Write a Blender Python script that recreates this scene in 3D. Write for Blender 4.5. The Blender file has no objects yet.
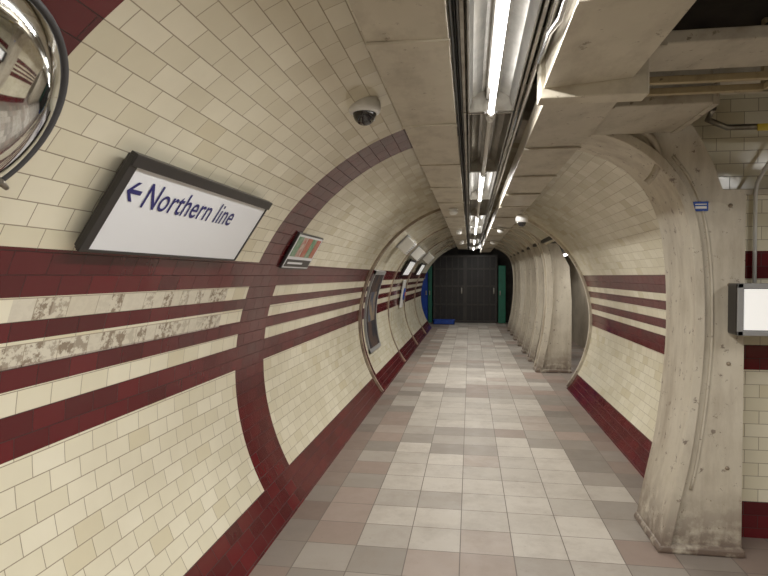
import bpy, bmesh, math, random
from mathutils import Matrix, Vector
random.seed(3)
C = bpy.context.scene.collection
CX, CZ, R = 0.10, 0.98, 1.60      # tunnel axis and radius
EYE = 1.6
rad = math.radians

# ------------------------------------------------------------ materials
def nt(name):
    m = bpy.data.materials.new(name); m.use_nodes = True
    t = m.node_tree; b = t.nodes['Principled BSDF']
    return m, t, b
def N(t, typ, **kw):
    n = t.nodes.new(typ)
    for k, v in kw.items(): setattr(n, k, v)
    return n
def math_n(t, op, a, b=None, c=None):
    n = t.nodes.new('ShaderNodeMath'); n.operation = op
    for i, v in enumerate((a, b, c)):
        if v is None: continue
        if isinstance(v, (int, float)): n.inputs[i].default_value = v
        else: t.links.new(v, n.inputs[i])
    return n.outputs[0]
def mixc(t, f, a, b, mode='MIX'):
    n = t.nodes.new('ShaderNodeMix'); n.data_type = 'RGBA'; n.blend_type = mode
    for i, v in ((0, f), (6, a), (7, b)):
        if isinstance(v, (int, float)): n.inputs[i].default_value = v
        elif isinstance(v, tuple): n.inputs[i].default_value = v if len(v) == 4 else v + (1,)
        else: t.links.new(v, n.inputs[i])
    return n.outputs[2]
def noise(t, scale, detail=4, vec=None, rough=.6):
    n = t.nodes.new('ShaderNodeTexNoise'); n.inputs['Scale'].default_value = scale
    n.inputs['Detail'].default_value = detail; n.inputs['Roughness'].default_value = rough
    if vec is not None: t.links.new(vec, n.inputs['Vector'])
    return n.outputs['Fac']
def mrange(t, v, a, b, c=0., d=1.):
    n = t.nodes.new('ShaderNodeMapRange')
    t.links.new(v, n.inputs[0])
    for i, x in enumerate((a, b, c, d)): n.inputs[i+1].default_value = x
    return n.outputs[0]
def bump(t, b, h, strength=.3, dist=.01):
    n = t.nodes.new('ShaderNodeBump'); n.inputs['Strength'].default_value = strength
    n.inputs['Distance'].default_value = dist
    t.links.new(h, n.inputs['Height']); t.links.new(n.outputs[0], b.inputs['Normal'])

def simple(name, col, rough=.5, metal=0., var=.0, scale=6., emit=None, es=0., dirt=None, coat=0., lo=.35, hi=.7, spec=.5):
    m, t, b = nt(name)
    b.inputs['Roughness'].default_value = rough; b.inputs['Metallic'].default_value = metal
    b.inputs['Coat Weight'].default_value = coat; b.inputs['Specular IOR Level'].default_value = spec
    tc = N(t, 'ShaderNodeTexCoord')
    if var > 0 or dirt:
        f = mrange(t, noise(t, scale, 6, tc.outputs['Object']), lo, hi)
        dk = dirt if dirt else tuple(c*(1-var) for c in col)
        t.links.new(mixc(t, f, col, dk), b.inputs['Base Color'])
        bump(t, b, noise(t, scale*6, 4, tc.outputs['Object']), .08, .01)
    else:
        b.inputs['Base Color'].default_value = col + (1,)
    if emit:
        b.inputs['Emission Color'].default_value = emit + (1,); b.inputs['Emission Strength'].default_value = es
    return m
def grimy(name, ca, cb, streakc, chipc, foot=True, sx=1., sy=1., sz=.25, chip=.62, st0=.50, sa=.7):
    m, t, b = nt(name)
    tc = N(t, 'ShaderNodeTexCoord'); o = tc.outputs['Object']
    mp = N(t, 'ShaderNodeMapping'); t.links.new(o, mp.inputs[0]); mp.inputs['Scale'].default_value = (sx, sy, sz)
    base = mixc(t, mrange(t, noise(t, 2, 5, o), .3, .7), ca, cb)
    streak = mrange(t, noise(t, 6, 6, mp.outputs[0], .65), st0, .76, 0, sa)
    base = mixc(t, streak, base, streakc)
    chips = mrange(t, noise(t, 18, 8, o, .75), chip, chip+.03, 0, .8)
    base = mixc(t, chips, base, chipc)
    if foot:
        sep = N(t, 'ShaderNodeSeparateXYZ'); t.links.new(o, sep.inputs[0])
        low = mrange(t, sep.outputs[2], 0, .38, 1., 0)
        low = math_n(t, 'MULTIPLY', low, mrange(t, noise(t, 12, 5, o), .3, .55))
        base = mixc(t, low, base, (.13, .09, .07))
    t.links.new(base, b.inputs['Base Color']); b.inputs['Roughness'].default_value = .45
    bump(t, b, noise(t, 22, 4, o), .06, .01)
    return m

CR = .08
def wall_tile(name, ring=(), worn=False, stripes=True, crown=True, shift=0):
    m, t, b = nt(name)
    uv = N(t, 'ShaderNodeUVMap').outputs[0]
    sep = N(t, 'ShaderNodeSeparateXYZ'); t.links.new(uv, sep.inputs[0])
    u, v = sep.outputs[0], sep.outputs[1]
    br = N(t, 'ShaderNodeTexBrick'); t.links.new(uv, br.inputs['Vector'])
    br.inputs['Scale'].default_value = 1; br.inputs['Mortar Size'].default_value = .0020
    br.inputs['Mortar Smooth'].default_value = .2
    br.inputs['Brick Width'].default_value = .160; br.inputs['Row Height'].default_value = CR
    br.inputs['Color1'].default_value = (0, 0, 0, 1); br.inputs['Color2'].default_value = (1, 1, 1, 1)
    br.inputs['Mortar'].default_value = (.5, .5, .5, 1)
    rnd = br.outputs['Color']
    cream = mixc(t, rnd, (.82, .775, .62), (.71, .66, .495))
    odd = mrange(t, rnd, .9, .93, 0, .3)
    cream = mixc(t, odd, cream, (.62, .53, .33))
    big = mrange(t, noise(t, 1.3, 5, uv), .4, .75, 0, .4)
    cream = mixc(t, big, cream, (.54, .49, .36))
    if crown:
        up = mrange(t, v, 1.1, 2.4, 0, .65)  # shade of the upper vault put into the tile colour
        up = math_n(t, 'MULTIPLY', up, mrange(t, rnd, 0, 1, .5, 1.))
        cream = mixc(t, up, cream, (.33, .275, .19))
    maroon = mixc(t, rnd, (.115, .008, .012), (.070, .006, .009))
    lo, hi = -1.3, 3.0
    ramp = N(t, 'ShaderNodeValToRGB'); ramp.color_ramp.interpolation = 'CONSTANT'
    t.links.new(mrange(t, v, lo, hi), ramp.inputs[0])
    st = [(-1.3, 1), (-10*CR, 0)]
    if stripes: st += [((k-shift)*CR, c) for k, c in ((0, 1), (2, 0), (3, 1), (4, 0), (5, 1), (6, 0), (7, 1), (9, 0))]
    e = ramp.color_ramp.elements
    e[0].position = 0; e[0].color = (1, 1, 1, 1)
    e[1].position = (st[1][0]-lo)/(hi-lo); e[1].color = (0, 0, 0, 1)
    for p, c in st[2:]:
        q = e.new((p-lo)/(hi-lo)); q.color = (c, c, c, 1)
    mask = ramp.outputs[0]
    for (c0, c1) in ring:
        cmp_ = math_n(t, 'COMPARE', u, (c0+c1)/2, (c1-c0)/2)
        mask = math_n(t, 'MAXIMUM', mask, cmp_)
    col = mixc(t, mask, cream, maroon)
    if worn:
        a = math_n(t, 'COMPARE', u, 2.38, .80)
        b1 = math_n(t, 'COMPARE', v, 6.5*CR, .5*CR); b2 = math_n(t, 'COMPARE', v, 4.5*CR, .5*CR)
        z = math_n(t, 'MULTIPLY', a, math_n(t, 'MAXIMUM', b1, b2))
        col = mixc(t, math_n(t, 'MULTIPLY', z, .65), col, (.60, .555, .47))
        # small 77 mm pieces: every tile has its own amount of lost glaze
        half = math_n(t, 'FLOOR', math_n(t, 'DIVIDE', u, .08)); row = math_n(t, 'FLOOR', math_n(t, 'DIVIDE', v, CR))
        cb = N(t, 'ShaderNodeCombineXYZ'); t.links.new(half, cb.inputs[0]); t.links.new(row, cb.inputs[1])
        wn = N(t, 'ShaderNodeTexWhiteNoise'); wn.noise_dimensions = '2D'; t.links.new(cb.outputs[0], wn.inputs['Vector'])
        tile = mrange(t, wn.outputs['Value'], .35, .75, .1, 1)
        sp = mrange(t, noise(t, 26, 6, uv, .7), .47, .55)
        z = math_n(t, 'MULTIPLY', z, math_n(t, 'MULTIPLY', sp, tile))
        col = mixc(t, math_n(t, 'MULTIPLY', z, .85), col, (.19, .135, .09))
    grout = mixc(t, mask, (.31, .26, .185), (.035, .010, .010))
    col = mixc(t, br.outputs['Fac'], col, grout)
    t.links.new(col, b.inputs['Base Color'])
    b.inputs['Specular IOR Level'].default_value = .45
    rg = mrange(t, noise(t, 4, 5, uv), .3, .7, .08, .20)
    t.links.new(math_n(t, 'ADD', rg, math_n(t, 'MULTIPLY', br.outputs['Fac'], .5)), b.inputs['Roughness'])
    h = math_n(t, 'SUBTRACT', math_n(t, 'MULTIPLY', rnd, .3), br.outputs['Fac'])
    h = math_n(t, 'ADD', h, math_n(t, 'MULTIPLY', noise(t, 14, 2, uv), .5))
    bump(t, b, h, .35, .003)
    return m

def floor_mat():
    m, t, b = nt('floor_tiles')
    tc = N(t, 'ShaderNodeTexCoord'); S = .305
    mp = N(t, 'ShaderNodeMapping'); t.links.new(tc.outputs['Object'], mp.inputs[0])
    mp.inputs['Location'].default_value = (S*.5-CX+S*20, S*.2+S*20, 0)
    br = N(t, 'ShaderNodeTexBrick'); t.links.new(mp.outputs[0], br.inputs['Vector'])
    br.offset = 0; br.squash = 1
    br.inputs['Scale'].default_value = 1; br.inputs['Brick Width'].default_value = S
    br.inputs['Row Height'].default_value = S; br.inputs['Mortar Size'].default_value = .0032
    br.inputs['Mortar Smooth'].default_value = .2
    sep = N(t, 'ShaderNodeSeparateXYZ'); t.links.new(mp.outputs[0], sep.inputs[0])
    xi = math_n(t, 'FLOOR', math_n(t, 'DIVIDE', sep.outputs[0], S))
    yi = math_n(t, 'FLOOR', math_n(t, 'DIVIDE', sep.outputs[1], S))
    cb = N(t, 'ShaderNodeCombineXYZ'); t.links.new(xi, cb.inputs[0]); t.links.new(yi, cb.inputs[1])
    wn = N(t, 'ShaderNodeTexWhiteNoise'); wn.noise_dimensions = '2D'; t.links.new(cb.outputs[0], wn.inputs['Vector'])
    rnd = wn.outputs['Value']
    wsep = N(t, 'ShaderNodeSeparateColor'); t.links.new(wn.outputs['Color'], wsep.inputs[0])
    r2, r3 = wsep.outputs[1], wsep.outputs[2]
    light = mixc(t, rnd, (.52, .48, .42), (.42, .385, .335))
    pink = mixc(t, r3, (.225, .165, .135), (.33, .26, .22))
    grey = mixc(t, r3, (.19, .165, .14), (.34, .305, .265))
    dark = mixc(t, math_n(t, 'GREATER_THAN', r2, .6), grey, pink)
    border = math_n(t, 'GREATER_THAN', math_n(t, 'ABSOLUTE', math_n(t, 'SUBTRACT', xi, 20)), 2.5)
    edge = math_n(t, 'GREATER_THAN', math_n(t, 'ABSOLUTE', math_n(t, 'SUBTRACT', xi, 20)), 3.5)
    md = math_n(t, 'MODULO', math_n(t, 'ADD', yi, 3), 8)
    far = math_n(t, 'GREATER_THAN', yi, 35)
    band = math_n(t, 'MULTIPLY', math_n(t, 'LESS_THAN', md, math_n(t, 'ADD', 1.5, math_n(t, 'MULTIPLY', far, 1.5))), math_n(t, 'GREATER_THAN', rnd, .42))
    stray = math_n(t, 'MULTIPLY', math_n(t, 'GREATER_THAN', r3, math_n(t, 'SUBTRACT', .90, math_n(t, 'MULTIPLY', far, .1))), .6)
    lightb = math_n(t, 'MULTIPLY', border, math_n(t, 'LESS_THAN', rnd, .76))
    mask = math_n(t, 'MAXIMUM', math_n(t, 'MAXIMUM', lightb, math_n(t, 'MULTIPLY', band, .75)), math_n(t, 'MAXIMUM', stray, edge))
    col = mixc(t, mask, light, dark)
    col = mixc(t, math_n(t, 'MULTIPLY', edge, .4), col, (.12, .085, .07))
    dirt = mrange(t, noise(t, 2.6, 9, tc.outputs['Object'], .75), .45, .72, 0, .5)
    col = mixc(t, dirt, col, (.23, .185, .15))
    sp = mrange(t, noise(t, 24, 6, tc.outputs['Object'], .8), .6, .68, 0, .35)
    col = mixc(t, sp, col, (.14, .11, .09))
    col = mixc(t, br.outputs['Fac'], col, (.14, .115, .095))
    t.links.new(col, b.inputs['Base Color'])
    b.inputs['Specular IOR Level'].default_value = .32
    t.links.new(mrange(t, noise(t, 5, 6, tc.outputs['Object']), .3, .7, .45, .65), b.inputs['Roughness'])
    h = math_n(t, 'SUBTRACT', math_n(t, 'MULTIPLY', noise(t, 60, 3, tc.outputs['Object']), .15), br.outputs['Fac'])
    bump(t, b, h, .3, .003)
    return m

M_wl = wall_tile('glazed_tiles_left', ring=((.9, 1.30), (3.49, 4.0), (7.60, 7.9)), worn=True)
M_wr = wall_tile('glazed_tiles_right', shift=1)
M_wc = wall_tile('glazed_tiles_cross', crown=False)
M_floor = floor_mat()
M_conc = grimy('painted_concrete', (.61, .56, .46), (.50, .45, .355), (.24, .185, .13), (.14, .10, .08), chip=.595, st0=.44, sa=.75)
M_duct = grimy('duct_paint', (.55, .505, .41), (.45, .41, .325), (.23, .185, .135), (.15, .115, .085), False, 1, .5, 1, .62, .47, .7)
M_duct2 = grimy('duct_paint_grey', (.46, .42, .345), (.36, .325, .26), (.18, .145, .105), (.13, .10, .07), False, 1, .5, 1, .60, .46, .72)
M_plain = simple('dull_plaster', (.30, .26, .20), .7, var=.3, scale=3)
M_dark = simple('dark_matte', (.05, .045, .04), .8, var=.5)  # plain near-black, slightly mottled
M_ceil = simple('ceiling_void_shade', (.03, .024, .018), .8, var=.6)  # near-black colour stands in for shade in the ceiling void
M_metal = simple('galvanised_steel', (.42, .40, .36), .35, .8, dirt=(.20, .18, .15), scale=9)
M_refl = simple('reflector_steel', (.40, .385, .355), .3, .75, var=.35, scale=12)
M_chrome = simple('chrome', (.55, .55, .55), .25, 1.)
M_mirror = simple('mirror_surface', (.78, .79, .79), .05, 1.)
M_rim = simple('mirror_rim_steel', (.06, .06, .065), .5, .1)
M_black = simple('black_frame', (.018, .016, .016), .35)
M_white = simple('white_enamel', (.80, .82, .86), .3)
M_navy = simple('navy_vinyl', (.008, .008, .13), .4)
M_whitep = simple('white_plastic', (.72, .72, .70), .35)
M_grey = simple('grey_plastic', (.25, .25, .25), .4)
M_smoke = simple('smoked_dome', (.01, .01, .012), .05, coat=.5)
M_tube = simple('tube_glow', (1, 1, 1), .3, emit=(1.0, .975, .93), es=6.5)
M_tubeoff = simple('tube_unlit', (.6, .6, .58), .3)
M_lit = simple('lit_panel', (.8, .8, .78), .3, emit=(1, .98, .94), es=.25)
M_blue = simple('blue_paint', (.004, .06, .40), .4, var=.3)
M_green = simple('green_paint', (.01, .15, .09), .4, var=.3)
M_gate = simple('gate_dark', (.045, .038, .034), .45, var=.4)
M_gate2 = simple('gate_back', (.018, .016, .015), .5, var=.3)
M_trimc = simple('ring_trim', (.36, .30, .21), .5, dirt=(.10, .06, .05), scale=6)
M_red = simple('poster_red', (.45, .05, .04), .4, dirt=(.5, .3, .2), scale=14)
M_pgreen = simple('poster_green', (.06, .25, .12), .4, dirt=(.4, .45, .35), scale=14)
M_pale = simple('poster_pale', (.6, .58, .5), .4, dirt=(.45, .08, .06), scale=20)
M_pdark = simple('poster_dark', (.02, .019, .025), .7, dirt=(.07, .045, .035), scale=3.5, lo=.45, hi=.6, spec=.1)
M_pdark2 = simple('poster_block', (.20, .15, .10), .7, dirt=(.05, .06, .09), scale=5, lo=.4, hi=.6, spec=.1)
M_yellow = simple('yellow_label', (.65, .5, .05), .5)
M_bluesign = simple('blue_sign', (.01, .06, .35), .4)
M_cable = simple('cable_black', (.02, .02, .02), .5)
M_ybr = grimy('yellowed_metal', (.40, .33, .20), (.30, .23, .13), (.12, .09, .05), (.08, .06, .04), False)

# ------------------------------------------------------------ mesh helpers
def link(o, parent=None):
    C.objects.link(o)
    if parent: o.parent = parent
    return o
def mobj(name, verts, faces, mat, parent=None, smooth=False, bevel=0, uvs=None):
    me = bpy.data.meshes.new(name); me.from_pydata([tuple(v) for v in verts], [], faces)
    bm = bmesh.new(); bm.from_mesh(me)
    if uvs is None: bmesh.ops.recalc_face_normals(bm, faces=bm.faces)
    bm.to_mesh(me); bm.free()
    if uvs is not None:
        l = me.uv_layers.new(name='UVMap')
        for lp in me.loops: l.data[lp.index].uv = uvs[lp.vertex_index]
    me.materials.append(mat)
    if smooth:
        for p in me.polygons: p.use_smooth = True
    o = bpy.data.objects.new(name, me); link(o, parent)
    if bevel:
        mod = o.modifiers.new('bev', 'BEVEL'); mod.width = bevel; mod.segments = 2; mod.limit_method = 'ANGLE'
    return o
def boxvf(x, y, z):
    v = [(a, b, c) for a in x for b in y for c in z]
    f = [(0, 1, 3, 2), (4, 6, 7, 5), (0, 4, 5, 1), (2, 3, 7, 6), (0, 2, 6, 4), (1, 5, 7, 3)]
    return v, f
def box(name, x, y, z, mat, parent=None, bevel=0):
    v, f = boxvf(x, y, z); return mobj(name, v, f, mat, parent, bevel=bevel)
def boxes(name, lst, mat, parent=None, bevel=0):
    V, F = [], []
    for (x, y, z) in lst:
        v, f = boxvf(x, y, z); o = len(V); V += v; F += [tuple(i+o for i in q) for q in f]
    return mobj(name, V, F, mat, parent, bevel=bevel)
def prism(name, poly, y0, y1, mat, parent=None, bevel=0):
    n = len(poly)
    v = [(p[0], y0, p[1]) for p in poly]+[(p[0], y1, p[1]) for p in poly]
    f = [tuple(range(n)), tuple(range(2*n-1, n-1, -1))]+[(i, (i+1) % n, (i+1) % n+n, i+n) for i in range(n)]
    return mobj(name, v, f, mat, parent, bevel=bevel)
def sweep(name, pts, r, mat, parent=None, seg=12):
    pts = [Vector(p) for p in pts]; V, F = [], []
    up = None
    for i, p in enumerate(pts):
        d = (pts[min(i+1, len(pts)-1)]-pts[max(i-1, 0)]).normalized()
        if up is None:
            up = Vector((0, 0, 1)) if abs(d.z) < .9 else Vector((1, 0, 0))
        a = (up - d*up.dot(d)).normalized(); b = d.cross(a); up = a
        rr = r[i] if isinstance(r, (list, tuple)) else r
        for k in range(seg):
            t = 2*math.pi*k/seg; V.append(p+a*math.cos(t)*rr+b*math.sin(t)*rr)
    for i in range(len(pts)-1):
        for k in range(seg):
            F.append((i*seg+k, i*seg+(k+1) % seg, (i+1)*seg+(k+1) % seg, (i+1)*seg+k))
    F.append(tuple(range(seg))); F.append(tuple(range(len(V)-1, len(V)-seg-1, -1)))
    o = mobj(name, V, F, mat, parent)
    for p in o.data.polygons: p.use_smooth = len(p.vertices) == 4
    return o
def lathe(name, prof, mat, parent=None, seg=40, mtx=None):
    V, F = [], []
    for (r, z) in prof:
        for k in range(seg):
            t = 2*math.pi*k/seg; V.append(Vector((r*math.cos(t), r*math.sin(t), z)))
    if mtx: V = [mtx @ v for v in V]
    for i in range(len(prof)-1):
        for k in range(seg):
            F.append((i*seg+k, i*seg+(k+1) % seg, (i+1)*seg+(k+1) % seg, (i+1)*seg+k))
    if prof[0][0] > 1e-5: F.append(tuple(range(seg)))
    if prof[-1][0] > 1e-5: F.append(tuple(range(len(V)-1, len(V)-seg-1, -1)))
    o = mobj(name, V, F, mat, parent, smooth=True)
    bm = bmesh.new(); bm.from_mesh(o.data); bmesh.ops.remove_doubles(bm, verts=bm.verts, dist=1e-5)
    bmesh.ops.recalc_face_normals(bm, faces=bm.faces); bm.to_mesh(o.data); bm.free()
    return o
def arc_shell(name, r, a0, a1, y0, y1, mat, parent=None):
    """a in degrees, 0 = left spring line, 90 = crown, 180 = right spring line"""
    n = max(6, int(abs(a1-a0)/2)); V, F, U = [], [], []
    for i in range(n+1):
        a = a0+(a1-a0)*i/n; ar = rad(a)
        v = R*rad(a) if a <= 90 else R*rad(180-a)
        for y in (y0, y1):
            V.append((CX-r*math.cos(ar), y, CZ+r*math.sin(ar))); U.append((y, v))
    for i in range(n): F.append((2*i, 2*i+1, 2*i+3, 2*i+2))
    return mobj(name, V, F, mat, parent, smooth=True, uvs=U)
def arc_band(name, r0, r1, a0, a1, y0, y1, mat, parent=None):
    n = max(6, int(abs(a1-a0)/3)); V, F = [], []
    for i in range(n+1):
        ar = rad(a0+(a1-a0)*i/n)
        for (r, y) in ((r0, y0), (r1, y0), (r1, y1), (r0, y1)):
            V.append((CX-r*math.cos(ar), y, CZ+r*math.sin(ar)))
    for i in range(n):
        for k in range(4): F.append((4*i+k, 4*i+(k+1) % 4, 4*i+4+(k+1) % 4, 4*i+4+k))
    F.append((0, 1, 2, 3)); F.append((4*n+3, 4*n+2, 4*n+1, 4*n))
    return mobj(name, V, F, mat, parent)
def empty(name, loc=(0, 0, 0), mtx=None):
    o = bpy.data.objects.new(name, None); o.empty_display_size = .1; C.objects.link(o)
    o.matrix_world = mtx if mtx else Matrix.Translation(loc)
    return o
def lab(o, label, cat, group=None):
    o['label'] = label; o['category'] = cat
    if group: o['group'] = group
    return o
def struct(o): o['kind'] = 'structure'; return o
def wallL(phi, y, r):
    p = rad(phi); s, c = math.sin(p), math.cos(p)
    return Matrix(((0, s, c, CX-r*c), (1, 0, 0, y), (0, c, -s, CZ+r*s), (0, 0, 0, 1)))
def text_mesh(name, s, mat, parent, x, y, w, h, z, bold=.0):
    cu = bpy.data.curves.new(name, 'FONT'); cu.body = s; cu.size = 1; cu.offset = bold; cu.space_character = 1.04
    ob = bpy.data.objects.new(name+'_tmp', cu); C.objects.link(ob)
    bpy.context.view_layer.update()
    me = bpy.data.meshes.new_from_object(ob.evaluated_get(bpy.context.evaluated_depsgraph_get()))
    bpy.data.objects.remove(ob)
    xs = [v.co.x for v in me.vertices]; ys = [v.co.y for v in me.vertices]
    x0, x1, y0, y1 = min(xs), max(xs), min(ys), max(ys)
    for v in me.vertices:
        v.co = ((v.co.x-x0)/(x1-x0)*w+x, (v.co.y-y0)/(y1-y0)*h+y, z)
    me.materials.clear(); me.materials.append(mat)
    return link(bpy.data.objects.new(name, me), parent)

# ------------------------------------------------------------ room shell
fl = math.degrees(math.asin(CZ/R))           # 37.8
struct(box('floor', (-1.9, 4.2), (-2.5, 20.3), (-.1, 0), M_floor))
YE = 17.6
struct(arc_shell('wall_left', R, -fl, 90, -2.5, YE, M_wl))
struct(arc_shell('wall_right', R, 90, 180+fl, 3.9, 8.4, M_wr))
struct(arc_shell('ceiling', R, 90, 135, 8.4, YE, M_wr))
def flatwall(name, p0, p1, z0, z1, mat, vo=-1.02):
    V = [(p0[0], p0[1], z0), (p1[0], p1[1], z0), (p1[0], p1[1], z1), (p0[0], p0[1], z1)]
    L = math.dist(p0, p1); U = [(0, z0+vo), (L, z0+vo), (L, z1+vo), (0, z1+vo)]
    return struct(mobj(name, V, [(0, 1, 2, 3)], mat, uvs=U))
flatwall('wall_cross', (1.5, 3.75), (4.2, 3.75), 0, 2.1, M_wc, -1.02+.0)
flatwall('wall_cross_upper', (1.2, 3.85), (4.2, 3.85), 2.1, 2.75, M_wc)
struct(box('trim_7', (1.5, 4.2), (3.73, 3.85), (2.09, 2.12), M_conc))
flatwall('wall_side', (4.2, 3.85), (4.2, -2.5), 0, 2.75, M_wc)
flatwall('wall_back', (4.2, -2.5), (-1.6, -2.5), 0, 2.75, M_wc)
struct(box('ceiling_side', (CX, 4.2), (-2.5, 3.95), (2.75, 2.85), M_ceil))
struct(box('trim_8', (CX-.02, CX+.03), (-2.5, 3.95), (2.56, 2.76), M_ceil))
flatwall('wall_platform', (2.5, 8.4), (2.5, 20.3), 0, 2.75, M_plain)
flatwall('wall_return', (1.75, 8.4), (2.5, 8.4), 0, 2.75, M_plain)
struct(box('ceiling_far', (1.15, 2.6), (8.4, YE), (2.14, 2.2), M_ceil))
struct(box('ceiling_lobby', (-2.0, 2.6), (YE, 20.3), (2.62, 2.72), M_dark))
struct(box('wall_lobby', (-2.0, -1.9), (YE, 20.3), (0, 2.7), M_blue))
struct(box('wall_end', (-2.0, 2.6), (20.2, 20.3), (0, 2.7), M_dark))
struct(arc_band('trim_1', R, R+.35, -fl, 135, YE, YE+.05, M_dark))
struct(arc_band('trim_2', R-.03, R+.02, -fl+1, 90, 7.62, 7.665, M_trimc))
struct(arc_band('trim_3', R-.035, R+.06, 92, 180+fl-1, 8.34, 8.40, M_conc))
for k, y in enumerate((10.4, 13.0, 15.5)):
    struct(arc_band('trim_%d' % (4+k), R-.02, R+.02, -fl+1, 90, y, y+.05, M_trimc))

# ------------------------------------------------------------ ribs / pillars on the right
inner = [(1.09, 0), (1.105, .10), (1.14, .28), (1.20, .58), (1.245, .95), (1.265, 1.3), (1.25, 1.7), (1.195, 2.0), (1.07, 2.22), (.87, 2.37), (.6, 2.46), (.3, 2.52)]
def smoothp(P, n=5):
    out = []
    for i in range(len(P)-1):
        p0 = P[max(i-1, 0)]; p1 = P[i]; p2 = P[i+1]; p3 = P[min(i+2, len(P)-1)]
        for k in range(n):
            t = k/n
            out.append(tuple(.5*((2*p1[j])+(-p0[j]+p2[j])*t+(2*p0[j]-5*p1[j]+4*p2[j]-p3[j])*t*t+(-p0[j]+3*p1[j]-3*p2[j]+p3[j])*t**3) for j in (0, 1)))
    out.append(P[-1]); return out
def offs(P, d):
    out = []
    for i, p in enumerate(P):
        a = P[max(i-1, 0)]; b = P[min(i+1, len(P)-1)]
        tx, tz = b[0]-a[0], b[1]-a[1]; l = math.hypot(tx, tz) or 1
        out.append((p[0]+tz/l*d, max(0, p[1]-tx/l*d)))
    return out
IN = smoothp(inner)
def band2(name, P, Q, y0, y1, mat, parent, bevel=.012):
    n = len(P); V = []; F = []
    for i in range(n):
        V += [(P[i][0], y0, P[i][1]), (Q[i][0], y0, Q[i][1]), (Q[i][0], y1, Q[i][1]), (P[i][0], y1, P[i][1])]
    for i in range(n-1):
        for k in range(4): F.append((4*i+k, 4*i+(k+1) % 4, 4*i+4+(k+1) % 4, 4*i+4+k))
    F.append((0, 1, 2, 3)); F.append((4*n-1, 4*n-2, 4*n-3, 4*n-4))
    return mobj(name, V, F, mat, parent, bevel=bevel)
def rib(y0, y1, far=False):
    root = empty('arch_rib', (1.3, y0, 0))
    M = root.matrix_world.inverted()
    parts = []
    O45 = offs(IN, .055)
    if far:
        # flanged segment: two raised flanges with a recessed web between
        P2 = [p for p in IN if p[1] < 2.44]; Q2 = offs(P2, .09)
        parts.append(band2('inner_flange', P2, Q2, y0-.06, y0+.03, M_conc, None))
        parts.append(band2('inner_flange', P2, Q2, y1-.07, y1+.01, M_conc, None))
    else:
        parts.append(band2('inner_flange', IN, O45, y0-.04, y1, M_conc, None))
    top = 2.74 if not far else 2.6
    if far: outer = [(1.66, 0), (1.66, 1.2), (1.62, 1.75), (1.45, 2.1), (1.2, 2.35), (1.0, 2.46)]
    else: outer = [(1.54, 0), (1.54, 2.09), (1.42, 2.09), (1.36, 2.26), (1.28, 2.42), (1.20, 2.54), (1.17, top)]
    O55 = offs(IN, .03 if not far else .07)
    if far: O55 = [p for p in O55 if p[1] < 2.40]
    poly = [(O55[0][0], 0)]+O55[1:]+([(O55[-1][0], top)] if not far else [])+outer[::-1]
    b = prism('pillar_body', poly, y0, y1-.01, M_conc, None)
    parts.append(b)
    ridge = offs(IN, .105)
    rg = [(p[0], y0-.001, p[1]) for p in ridge if .35 < p[1] < 2.3]
    parts.append(sweep('seam_bead', rg, .009, M_conc, None, 8))
    parts.append(prism('foot', [(1.075, 0), (1.08, .03), (1.10, .05), (1.545, .05), (1.55, 0)] if not far else [(1.075, 0), (1.08, .03), (1.10, .05), (1.66, .05), (1.67, 0)], y0-.045, y1+.01, M_conc, None, bevel=.015))
    if not far:
        arc = [(.88+.19*math.cos(rad(a)), y0-.01, 2.28+.19*math.sin(rad(a))) for a in range(-50, 120, 12)]
        parts.append(sweep('raised_collar', arc, .02, M_conc, None, 10))
        for z in (.5, 1.1, 1.55, 2.0):
            parts.append(lathe('bolt_head', [(0, -.010), (.010, -.008), (.012, 0)], M_trimc, None, 10, Matrix.Translation((1.46, y0-.0, z)) @ Matrix.Rotation(rad(-90), 4, 'X')))
    for p in parts:
        p.data.transform(M); p.parent = root
    return root
lab(rib(3.5, 3.95), 'stained cream concrete arch rib beside the side passage opening', 'pillar', 'arch ribs')
for i, (a, b) in enumerate(((9.75, 10.1), (10.95, 11.25), (12.1, 12.4), (13.3, 13.6), (14.5, 14.8), (15.7, 16.0), (16.9, 17.2))):
    lab(rib(a, b, True), 'cream painted flanged arch rib between passage openings', 'pillar', 'arch ribs')

# ------------------------------------------------------------ ceiling ducts
def duct(name, x, z, ylist, mat, label, h=.16, skew=0):
    root = empty(name, (x[0], ylist[0], z))
    M = root.matrix_world.inverted(); ps = []
    for i in range(len(ylist)-1):
        dz = random.uniform(0, .010); dz2 = random.uniform(0, .008)
        ps.append(prism('duct_panel', [(x[0], z+dz), (x[1], z+dz2+skew), (x[1], z+.02+skew), (x[0], z+.02)], ylist[i]+.005, ylist[i+1]-.005, mat, None, .003))
    ps.append(prism('duct_body', [(x[0]+.006, z+.018), (x[1]-.006, z+.018+skew), (x[1]-.006, z+h), (x[0]+.006, z+h)], ylist[0], ylist[-1], mat, None))
    for y in ylist[1:-1]:
        w = random.choice((.012, .018, .026))
        ps.append(prism('seam_strip', [(x[0]-.004, z-.006), (x[1]+.004, z-.006+skew), (x[1]+.004, z+.004+skew), (x[0]-.004, z+.004)], y-w, y+w, mat, None, .001))
    for y in ylist[1:-1]:
        ps.append(box('hanger', ((x[0]+x[1])/2-.02, (x[0]+x[1])/2+.02), (y-.02, y+.02), (z+h-.005, 2.52 if y > 4 else 2.56), M_metal, None))
    for p in ps: p.data.transform(M); p.parent = root
    lab(root, label, 'ceiling duct'); return root
duct('ceiling_duct', (-.36, -.075), EYE+.81, [-2.3, -.4, .9, 2.0, 3.1, 4.2, 5.3, 6.4, 7.9, 9.5, 11.1, 12.7, 14.3, 15.9, 17.5], M_duct, 'long beige panelled cable duct running under the vault', .05)
duct('ceiling_duct', (.285, .62), EYE+.73, [-2.3, -.6, .9, 1.6, 2.36], M_duct, 'beige boxed duct hung beside the light fittings', .20, .03)
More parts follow.
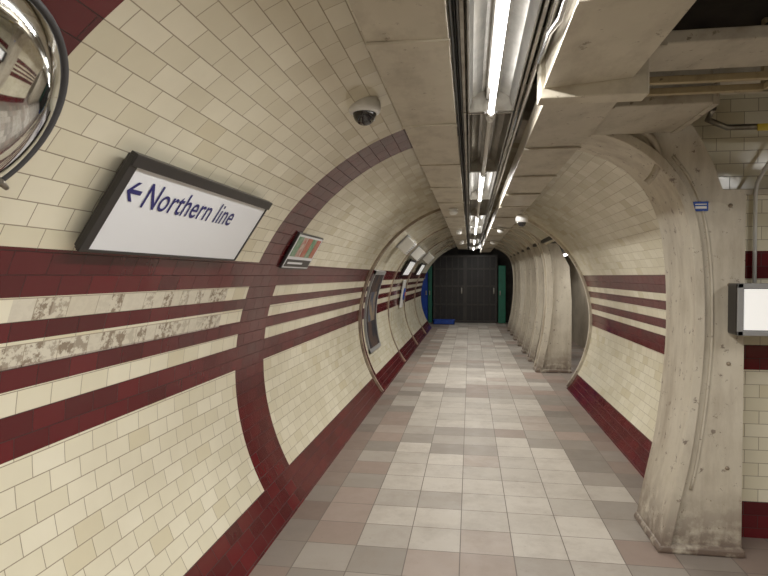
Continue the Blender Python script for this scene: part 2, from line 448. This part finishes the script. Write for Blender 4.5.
duct('ceiling_duct', (.30, .60), EYE+.71, [2.40, 3.3, 4.2, 5.1, 6.0, 7.1, 8.7, 10.3, 11.9, 13.5, 15.1, 17.4], M_duct2, 'stained grey-beige duct continuing along the vault', .12)
o = box('duct_collar', (.27, .68), (2.33, 2.43), (EYE+.70, EYE+.98), M_duct, bevel=.006); lab(o, 'beige folded metal duct collar', 'duct collar')
def ductx(x, y, z, mat, label, name='branch_duct'):
    root = empty(name, (x[0], y[0], z[0])); M = root.matrix_world.inverted(); ps = []
    ps.append(box('duct_body', x, y, z, mat, None, .006))
    n = max(1, int((x[1]-x[0])/.6))
    for k in range(n+1):
        xx = x[0]+(x[1]-x[0])*k/n
        ps.append(box('seam_strip', (xx-.015, xx+.015), (y[0]-.008, y[1]+.008), (z[0]-.008, z[1]+.004), mat, None, .002))
    for k in (.2, .8):
        xx = x[0]+(x[1]-x[0])*k; ym = (y[0]+y[1])/2
        ps.append(box('hanger', (xx-.015, xx+.015), (ym-.015, ym+.015), (z[1]-.002, 2.75), M_metal, None))
    for p in ps: p.data.transform(M); p.parent = root
    return lab(root, label, 'ceiling duct')
ductx((.70, 4.0), (2.25, 2.55), (EYE+.855, EYE+.905), M_duct2, 'beige flat branch duct crossing the side passage ceiling')
ductx((.66, 1.12), (2.85, 3.40), (EYE+.80, EYE+1.0), M_duct2, 'dented beige stepped duct box above the pillar')
ductx((1.16, 1.95), (2.90, 3.15), (EYE+.92, EYE+1.06), M_duct2, 'narrow stained duct stepping toward the cross wall')
root = empty('bracket_frame', (.72, 2.62, EYE+.83))
for q in (((0, .60), (0, .03), (0, .03)), ((0, .60), (.16, .19), (0, .03)), ((0, .03), (0, .19), (0, .03)), ((.57, .60), (0, .19), (0, .03)), ((0, .03), (0, .03), (0, .32)), ((.57, .60), (0, .03), (0, .32)), ((0, .03), (.16, .19), (0, .32)), ((.57, .60), (.16, .19), (0, .32))):
    box('angle_bar', *q, M_ybr, root, .003)
lab(root, 'open yellowed steel bracket frame under the ceiling void', 'bracket')
for k, (x, z) in enumerate(((.66, 1.10), (1.28, 1.09), (1.38, 1.11))):
    o = sweep('ceiling_cable', [(x, -2.3, EYE+z), (x+.01, 1., EYE+z-.0), (x, 2.7, EYE+z-.0), (x, 3.45, EYE+z)], .014, M_cable)
    lab(o, 'black cable in the ceiling void', 'cable', 'ceiling void cables')
for k in range(5):
    x = -.068+.012*(k % 3); z = EYE+.90+.022*(k//3)
    o = sweep('service_cable', [(x, -2.3, z), (x, 17.4, z)], .005, M_cable if k % 2 else M_grey, None, 8)
    lab(o, 'thin service cable running beside the duct', 'cable', 'service cables')
o = sweep('steel_conduit', [(.263, -2.3, EYE+.86), (.263, 17, EYE+.86)], .012, M_chrome)
lab(o, 'bright steel conduit beside the light fittings', 'pipe')
o = sweep('steel_conduit', [(.263, 1.30, EYE+.835), (.257, 1.4, EYE+.80), (.262, 1.5, EYE+.77), (.262, 1.75, EYE+.76), (.25, 1.9, EYE+.78), (.263, 2.1, EYE+.82), (.263, 2.3, EYE+.835)], .010, M_chrome)
lab(o, 'bright bent steel conduit looping beside a fitting', 'pipe')
# ------------------------------------------------------------ light fittings
def lamp(parent, z, length, power, w=.022):
    ld = bpy.data.lights.new('tube_light', 'AREA'); ld.shape = 'RECTANGLE'
    ld.size = w; ld.size_y = length; ld.energy = power; ld.color = (1, .97, .92); ld.spread = math.pi
    lo = bpy.data.objects.new('tube_light', ld); C.objects.link(lo); lo.parent = parent; lo.location = (0, 0, z)
    return lo
def fitting(yc, pw):
    lit = pw > 0
    root = empty('light_fitting', (CX, yc, EYE+.925)); L = .815
    hp = [(-.112, -.10), (-.106, -.10), (-.090, -.03), (-.045, 0), (.045, 0), (.090, -.03), (.106, -.10), (.112, -.10), (.098, -.02), (.05, .012), (-.05, .012), (-.098, -.02)]
    prism('reflector', hp, -L+.01, L-.01, M_refl, root)
    ep = [(-.112, -.10), (.112, -.10), (.098, -.02), (.05, .012), (-.05, .012), (-.098, -.02)]
    prism('end_plate', ep, -L, -L+.015, M_metal, root)
    prism('end_plate', ep, L-.015, L, M_metal, root)
    box('gear_tray', (-.025, .025), (-L+.03, L-.03), (-.045, .0), M_refl, root, .004)
    sweep('tube', [(0, -L+.06, -.115), (0, L-.06, -.115)], .014, M_tube if lit else M_tubeoff, root, 14)
    if lit: lamp(root, -.131, 1.46, pw)
    for s in (-1, 1):
        sweep('lamp_holder', [(0, s*(L-.065), -.115), (0, s*(L-.02), -.115)], [.018, .022], M_whitep, root, 14)
    for s in (-1, 1):
        box('side_rail', (min(s*.122, s*.136), max(s*.122, s*.136)), (-L, L), (-.095, .03), M_metal, root, .002)
    box('hanger', (-.02, .02), (-.02, .02), (.0, .05), M_metal, root)
    sweep('lamp_nose', [(0, L-.01, -.06), (0, L+.004, -.06), (0, L+.008, -.06)], [.055, .05, .02], M_chrome, root, 18)
    lab(root, 'lit fluorescent tube in a steel trough fitting' if lit else 'unlit tube in a steel trough fitting', 'light', 'tunnel light fittings')
    return root
PW = [18, 18, 18, 0, 22, 0, 19, 13, 0, 13, 0, 11]
for i, yc in enumerate([-1.18, .47, 2.12, 3.77, 5.42, 7.07, 8.72, 10.37, 12.02, 13.67, 15.32, 16.97]):
    fitting(yc, PW[i])
def fill_lamp(x, y, z, yl, lbl, pw):  # fill lamp added to brighten a dim space, no source seen there
    root = empty('fill_light', (x, y, z))
    box('housing', (-.06, .06), (-yl/2, yl/2), (-.02, 0.035), M_whitep, root, .01)
    sweep('tube', [(0, -yl/2+.05, -.045), (0, yl/2-.05, -.045)], .019, M_tube, root, 12)
    lamp(root, -.066, yl-.1, pw)
    lab(root, lbl, 'light', 'added fill lights')
fill_lamp(2.8, 1.2, 2.72, 1.3, 'added fluorescent fill light on the side passage ceiling', 20)  # added to light the upper right
fill_lamp(2.1, 9.1, 2.11, .9, 'added fluorescent fill light behind the ribs', 7)  # this one and the next added to brighten the ribs
fill_lamp(2.1, 13.0, 2.11, 1.1, 'added fluorescent fill light behind the ribs', 5)
fill_lamp(.3, 18.6, 2.59, 1.1, 'added dim fill light on the lobby ceiling by the gate', 2)  # added as a small boost for the gate

# ------------------------------------------------------------ direction sign
def wall_sign(phi, y, r, w, h, depth=.03, lit=False):
    root = empty('direction_sign', mtx=wallL(phi, y, r)); d = depth
    box('case', (-w/2, w/2), (-h/2, h/2), (-d, -.006), M_black, root, .006)
    f = .018
    box('frame_rail', (-w/2-.012, w/2+.008), (h/2-f*1.8, h/2+.012), (-.014, .014), M_black, root, .003)
    box('frame_rail', (-w/2-.008, w/2+.008), (-h/2-.006, -h/2+f*.3), (-.01, .005), M_black, root, .003)
    box('frame_rail', (-w/2-.014, -w/2+f*1.8), (-h/2, h/2), (-.012, .008), M_black, root, .003)
    box('frame_rail', (w/2-f*.5, w/2+.008), (-h/2, h/2), (-.01, .006), M_black, root, .003)
    box('face_panel', (-w/2+f*.8, w/2-f*.4), (-h/2+f*.3, h/2-f*.8), (-.006, .001), M_lit if lit else M_white, root)
    return root
SG = wall_sign(33.9, 2.345, 1.54, 1.25, .365)
text_mesh('sign_text', 'Northern line', M_navy, SG, -.455, .010, .76, .100, .0035, .006)
ax, ay, k_ = -.53, .062, .85
mobj('arrow', [(ax+px_*k_, ay+py_*k_, .003) for px_, py_ in ((-.05, 0), (-.005, .045), (.018, .045), (-.018, .010), (.05, .010), (.05, -.010), (-.018, -.010), (.018, -.045), (-.005, -.045))],
     [(0, 1, 2, 3, 6, 7, 8), (3, 4, 5, 6)], M_navy, SG)
lab(SG, 'black framed white sign reading Northern line with an arrow', 'sign')

root = empty('notice_board', mtx=wallL(30.5, 4.22, 1.575))
box('frame', (-.33, .33), (-.145, .145), (-.02, 0), M_black, root, .004)
box('face_panel', (-.315, .315), (-.135, .135), (-.001, .002), M_white, root)
for k, mm in enumerate((M_pgreen, M_pale, M_red, M_pgreen, M_red)):
    box('picture', (-.295+k*.118, -.185+k*.118), (-.04, .12), (.002, .004), mm, root)
box('caption_strip', (-.30, .30), (-.125, -.065), (.002, .004), M_black, root)
box('caption_mark', (-.26, .10), (-.102, -.086), (.004, .005), M_white, root)
lab(root, 'small framed notice with green and red pictures', 'notice board')

root = empty('poster_frame', (-1.5, 8.2, 1.2)); M = root.matrix_world.inverted()
PY0, PY1 = 8.0, 8.95
ps = [arc_shell('poster_sheet', R-.02, -16, 24, PY0+.04, PY1-.04, M_pdark), arc_shell('artwork', R-.024, -2, 14, PY0+.18, PY1-.18, M_pdark2), arc_band('frame', R-.03, R, -18, -16, PY0, PY1, M_grey), arc_band('frame', R-.03, R, 24, 26, PY0, PY1, M_grey),
      arc_band('frame', R-.03, R, -18, 26, PY0, PY0+.04, M_grey), arc_band('frame', R-.03, R, -18, 26, PY1-.04, PY1, M_grey)]
for p in ps: p.data.transform(M); p.parent = root
lab(root, 'dark poster in a thin curved grey frame on the tiled wall', 'poster')

for (phi, y, w, h) in ((31, 11.5, 1.1, .34), (31, 14.2, 1.0, .32)):
    s = wall_sign(phi, y, 1.53, w, h, lit=True)
    lab(s, 'white panel sign with black frame on curved wall', 'sign')
def wbox(name, phi, y, r, w, h, d, mat, label, cat):
    root = empty(name, mtx=wallL(phi, y, r))
    box('housing', (-w/2, w/2), (-h/2, h/2), (0, d), mat, root, .01)
    box('mount_plate', (-w/2-.02, w/2+.02), (-h/2-.02, h/2+.02), (-.015, .0), M_grey, root, .004)
    for k in range(5):
        box('grille_slat', (-w/2+.03, w/2-.03), (-h/2+.03+k*(h-.06)/5, -h/2+.045+k*(h-.06)/5), (d, d+.004), M_grey, root)
    return lab(root, label, cat)
for phi, y in ((46, 8.6), (44, 10.9), (44, 13.6)):
    wbox('wall_speaker', phi, y, 1.58, .32, .22, .16, M_whitep, 'white boxed loudspeaker on the tiled vault', 'speaker')
root = empty('help_point', mtx=wallL(9, 12.1, 1.55))
box('backplate', (-.16, .16), (-.3, .3), (-.01, .03), M_whitep, root, .02)
lathe('ring', [(.0, .03), (.13, .03), (.13, .05), (.10, .055), (0, .055)], M_blue, root)
lathe('button', [(0, .055), (.05, .055), (.045, .075), (0, .078)], M_red, root)
lab(root, 'white emergency help point on the tiled wall', 'help point')
for (x, y) in ((-.20, 6.9), (-.2, 10.2), (.45, 8.6), (.45, 11.6), (-.2, 13.4)):
    z0 = EYE+.81 if x < 0 else EYE+.71
    root = empty('smoke_detector', (x, y, z0-.075))
    lathe('base', [(0, .075), (.05, .075), (.055, .055), (.03, .045), (0, .045)], M_whitep, root, 24)
    lathe('head', [(.028, .046), (.05, .04), (.052, .022), (.03, .0), (0, -.004)], M_whitep, root, 24)
    lab(root, 'small white round detector under the duct', 'smoke detector', 'smoke detectors')

# ------------------------------------------------------------ convex mirror
root = empty('convex_mirror', mtx=wallL(40.0, .97, 1.485)); RM = .288
prof = [(RM*math.sin(rad(a))/math.sin(rad(50)), .10*(math.cos(rad(a))-math.cos(rad(50)))/(1-math.cos(rad(50)))) for a in [i*2.5 for i in range(21)]]
lathe('mirror_dome', prof, M_mirror, root, 64)
lathe('rim', [(RM-.006, -.006), (RM-.006, .010), (RM+.002, .012), (RM+.006, .004), (RM+.004, -.012), (RM-.012, -.012)], M_rim, root, 64)
lathe('backing_shell', [(0, -.05), (RM*.5, -.045), (RM*.9, -.02), (RM, -.006)], M_grey, root, 64)
sweep('bracket_arm', [(0, 0, -.045), (0, -.02, -.12)], .018, M_metal, root)
for a in (-60, -28, 120, 210):
    c, s = math.cos(rad(a)), math.sin(rad(a))
    sweep('rim_clip', [((RM-.03)*c, (RM-.03)*s, .028), ((RM+.005)*c, (RM+.005)*s, .024), ((RM+.022)*c, (RM+.022)*s, .0), ((RM+.018)*c, (RM+.018)*s, -.02)], .007, M_metal, root, 8)
lab(root, 'round convex safety mirror with dark steel rim on tiled wall', 'mirror')

# ------------------------------------------------------------ dome cameras
def domecam(x, y, z, tilt, label, r=.074, par=None):
    root = empty('security_camera', (x, y, z))
    lathe('dome', [(r*.80*math.sin(rad(a)), -.03-r*.85*math.cos(rad(a))) for a in range(0, 91, 9)], M_smoke, root, 28)
    lathe('housing', [(r*.82, -.034), (r*1.0, -.032), (r*1.12, -.01), (r*1.08, .02), (r*.85, .05), (r*.3, .06), (0, .061)], M_whitep, root, 28)
    if tilt:
        sweep('bracket_arm', [(0, 0, .03), (-.02, -.015, .045), (-.05, -.04, .05), (-.07, -.06, .04)], .02, M_whitep, root)
        b = box('mount_plate', (-.075, .075), (-.07, .07), (-.008, .008), M_whitep, root, .006)
        b.matrix_local = Matrix.Translation((-.095, -.04, .035)) @ Matrix.Rotation(rad(-25), 4, 'Y')
    else:
        sweep('bracket_arm', [(0, 0, .05), (0, 0, .10)], .02, M_whitep, root)
    return lab(root, label, 'camera')
domecam(-.52, 2.80, EYE+.84, True, 'white dome security camera bracketed to the tiled vault')
domecam(.55, 6.3, EYE+.61, False, 'white dome security camera below the duct', .06)

# ------------------------------------------------------------ right side sign box, pipe, plate
root = empty('sign_box', (1.44, 3.36, EYE-.325))
box('case', (0, .80), (0, .12), (0, .285), M_black, root, .012)
box('face_panel', (.035, .765), (-.006, .004), (.03, .255), M_lit, root, .002)
for q in (((0, .8), (-.012, 0), (.0, .026)), ((0, .8), (-.012, 0), (.259, .285)), ((0, .03), (-.012, 0), (0, .285)), ((.77, .8), (-.012, 0), (0, .285))):
    box('bezel_bar', *q, M_grey, root, .003)
box('mount_bracket', (.15, .65), (.12, .39), (.1, .18), M_metal, root)
lab(root, 'white sign box with black case', 'sign')
o = sweep('wall_pipe', [(1.69, 3.72, EYE-.04), (1.69, 3.72, EYE+.50), (1.70, 3.72, EYE+.56), (1.74, 3.72, EYE+.64), (1.80, 3.72, EYE+.74), (1.86, 3.72, EYE+.85)], .011, M_whitep)
lab(o, 'white painted pipe rising up the tiled cross wall', 'pipe')
pp = sweep('wall_pipe', [(1.36, 3.49, EYE+.95), (1.38, 3.62, EYE+.92), (1.5, 3.66, EYE+.88), (2.6, 3.66, EYE+.87)], .017, M_metal); lab(pp, 'grey conduit along the top of the cross wall', 'pipe')
box('pipe_label', (1.66, 1.95), (3.635, 3.645), (EYE+.85, EYE+.89), M_yellow, pp)
root = empty('notice_plate', (1.30, 3.49, EYE+.37))
box('plate', (-.04, .04), (0, .010), (0, .055), M_bluesign, root, .002)
box('marking', (-.03, .03), (-.001, 0), (.036, .042), M_whitep, root)
box('marking', (-.03, .03), (-.001, 0), (.014, .028), M_whitep, root)
lab(root, 'tiny blue and white notice plate on the pillar', 'notice plate')

# ------------------------------------------------------------ end gate
def leaf(x0, x1):
    root = empty('gate_leaf', (x0, 19.7, 0)); w = x1-x0; H = 2.32
    box('back_panel', (0, w), (.03, .06), (.0, H), M_gate2, root)
    L = []; n = 5
    for k in range(n+1):
        x = w*k/n; ww = .03 if k in (0, n) else .014; L.append(((x-ww, x+ww), (-.0, .03), (.0, H)))
    for z in (.05, .62, 1.25, 1.85, 2.28): L.append(((0, w), (-.008, .03), (z-.028, z+.028)))
    boxes('lattice', L, M_gate, root)
    box('handle', (w*.9, w*.94), (-.05, -.0), (1.0, 1.2), M_metal, root, .005)
    lab(root, 'dark metal lattice gate leaf closing the passage', 'gate', 'end gate leaves')
leaf(-1.22, -.20); leaf(-.14, .88)
root = empty('side_door', (-1.88, 19.55, 0))
box('door_leaf', (0, .44), (0, .05), (0.0, 1.95), M_blue, root, .01)
box('handle', (.38, .42), (-.04, 0), (.95, 1.1), M_metal, root, .004)
box('vent', (.08, .36), (-.008, 0), (1.5, 1.7), M_grey, root)
lab(root, 'blue painted metal door beside the gate', 'door')
for x0, w_ in ((-1.42, .13), (.95, .24)):
    root = empty('side_panel', (x0, 19.6, 0))
    box('panel_leaf', (0, w_), (0, .05), (0.0, 1.95), M_green, root, .01)
    box('handle', (.04, .07), (-.04, 0), (.95, 1.1), M_metal, root, .004)
    lab(root, 'narrow green painted panel beside the gate', 'door panel')
root = empty('storage_crate', (-1.2, 18.9, 0))
boxes('body', [((0, .7), (0, .03), (0, .13)), ((0, .7), (.37, .4), (0, .13)), ((0, .03), (0, .4), (0, .13)), ((.67, .7), (0, .4), (0, .13)), ((0, .7), (0, .4), (0, .02))], M_blue, root, .004)
boxes('rim', [((-.01, .71), (-.01, .03), (.13, .145)), ((-.01, .71), (.37, .41), (.13, .145)), ((-.01, .03), (0, .4), (.13, .145)), ((.67, .71), (0, .4), (.13, .145))], M_blue, root, .003)
lab(root, 'low blue plastic crate on the floor by the gate', 'crate')

# ------------------------------------------------------------ camera, world
cam = bpy.data.cameras.new('camera'); co = bpy.data.objects.new('camera', cam); C.objects.link(co)
cam.sensor_width = 36; cam.lens = 570/768*36; cam.clip_start = .02
co.location = (0, 0, EYE)
co.rotation_euler = (rad(90-1.2), 0, rad(8.58))
bpy.context.scene.camera = co
w = bpy.data.worlds.new('world'); bpy.context.scene.world = w; w.use_nodes = True
w.node_tree.nodes['Background'].inputs[0].default_value = (.9, .85, .75, 1)
w.node_tree.nodes['Background'].inputs[1].default_value = .1
vs = bpy.context.scene.view_settings
vs.view_transform = 'Standard'; vs.exposure = .68; vs.gamma = 1.06
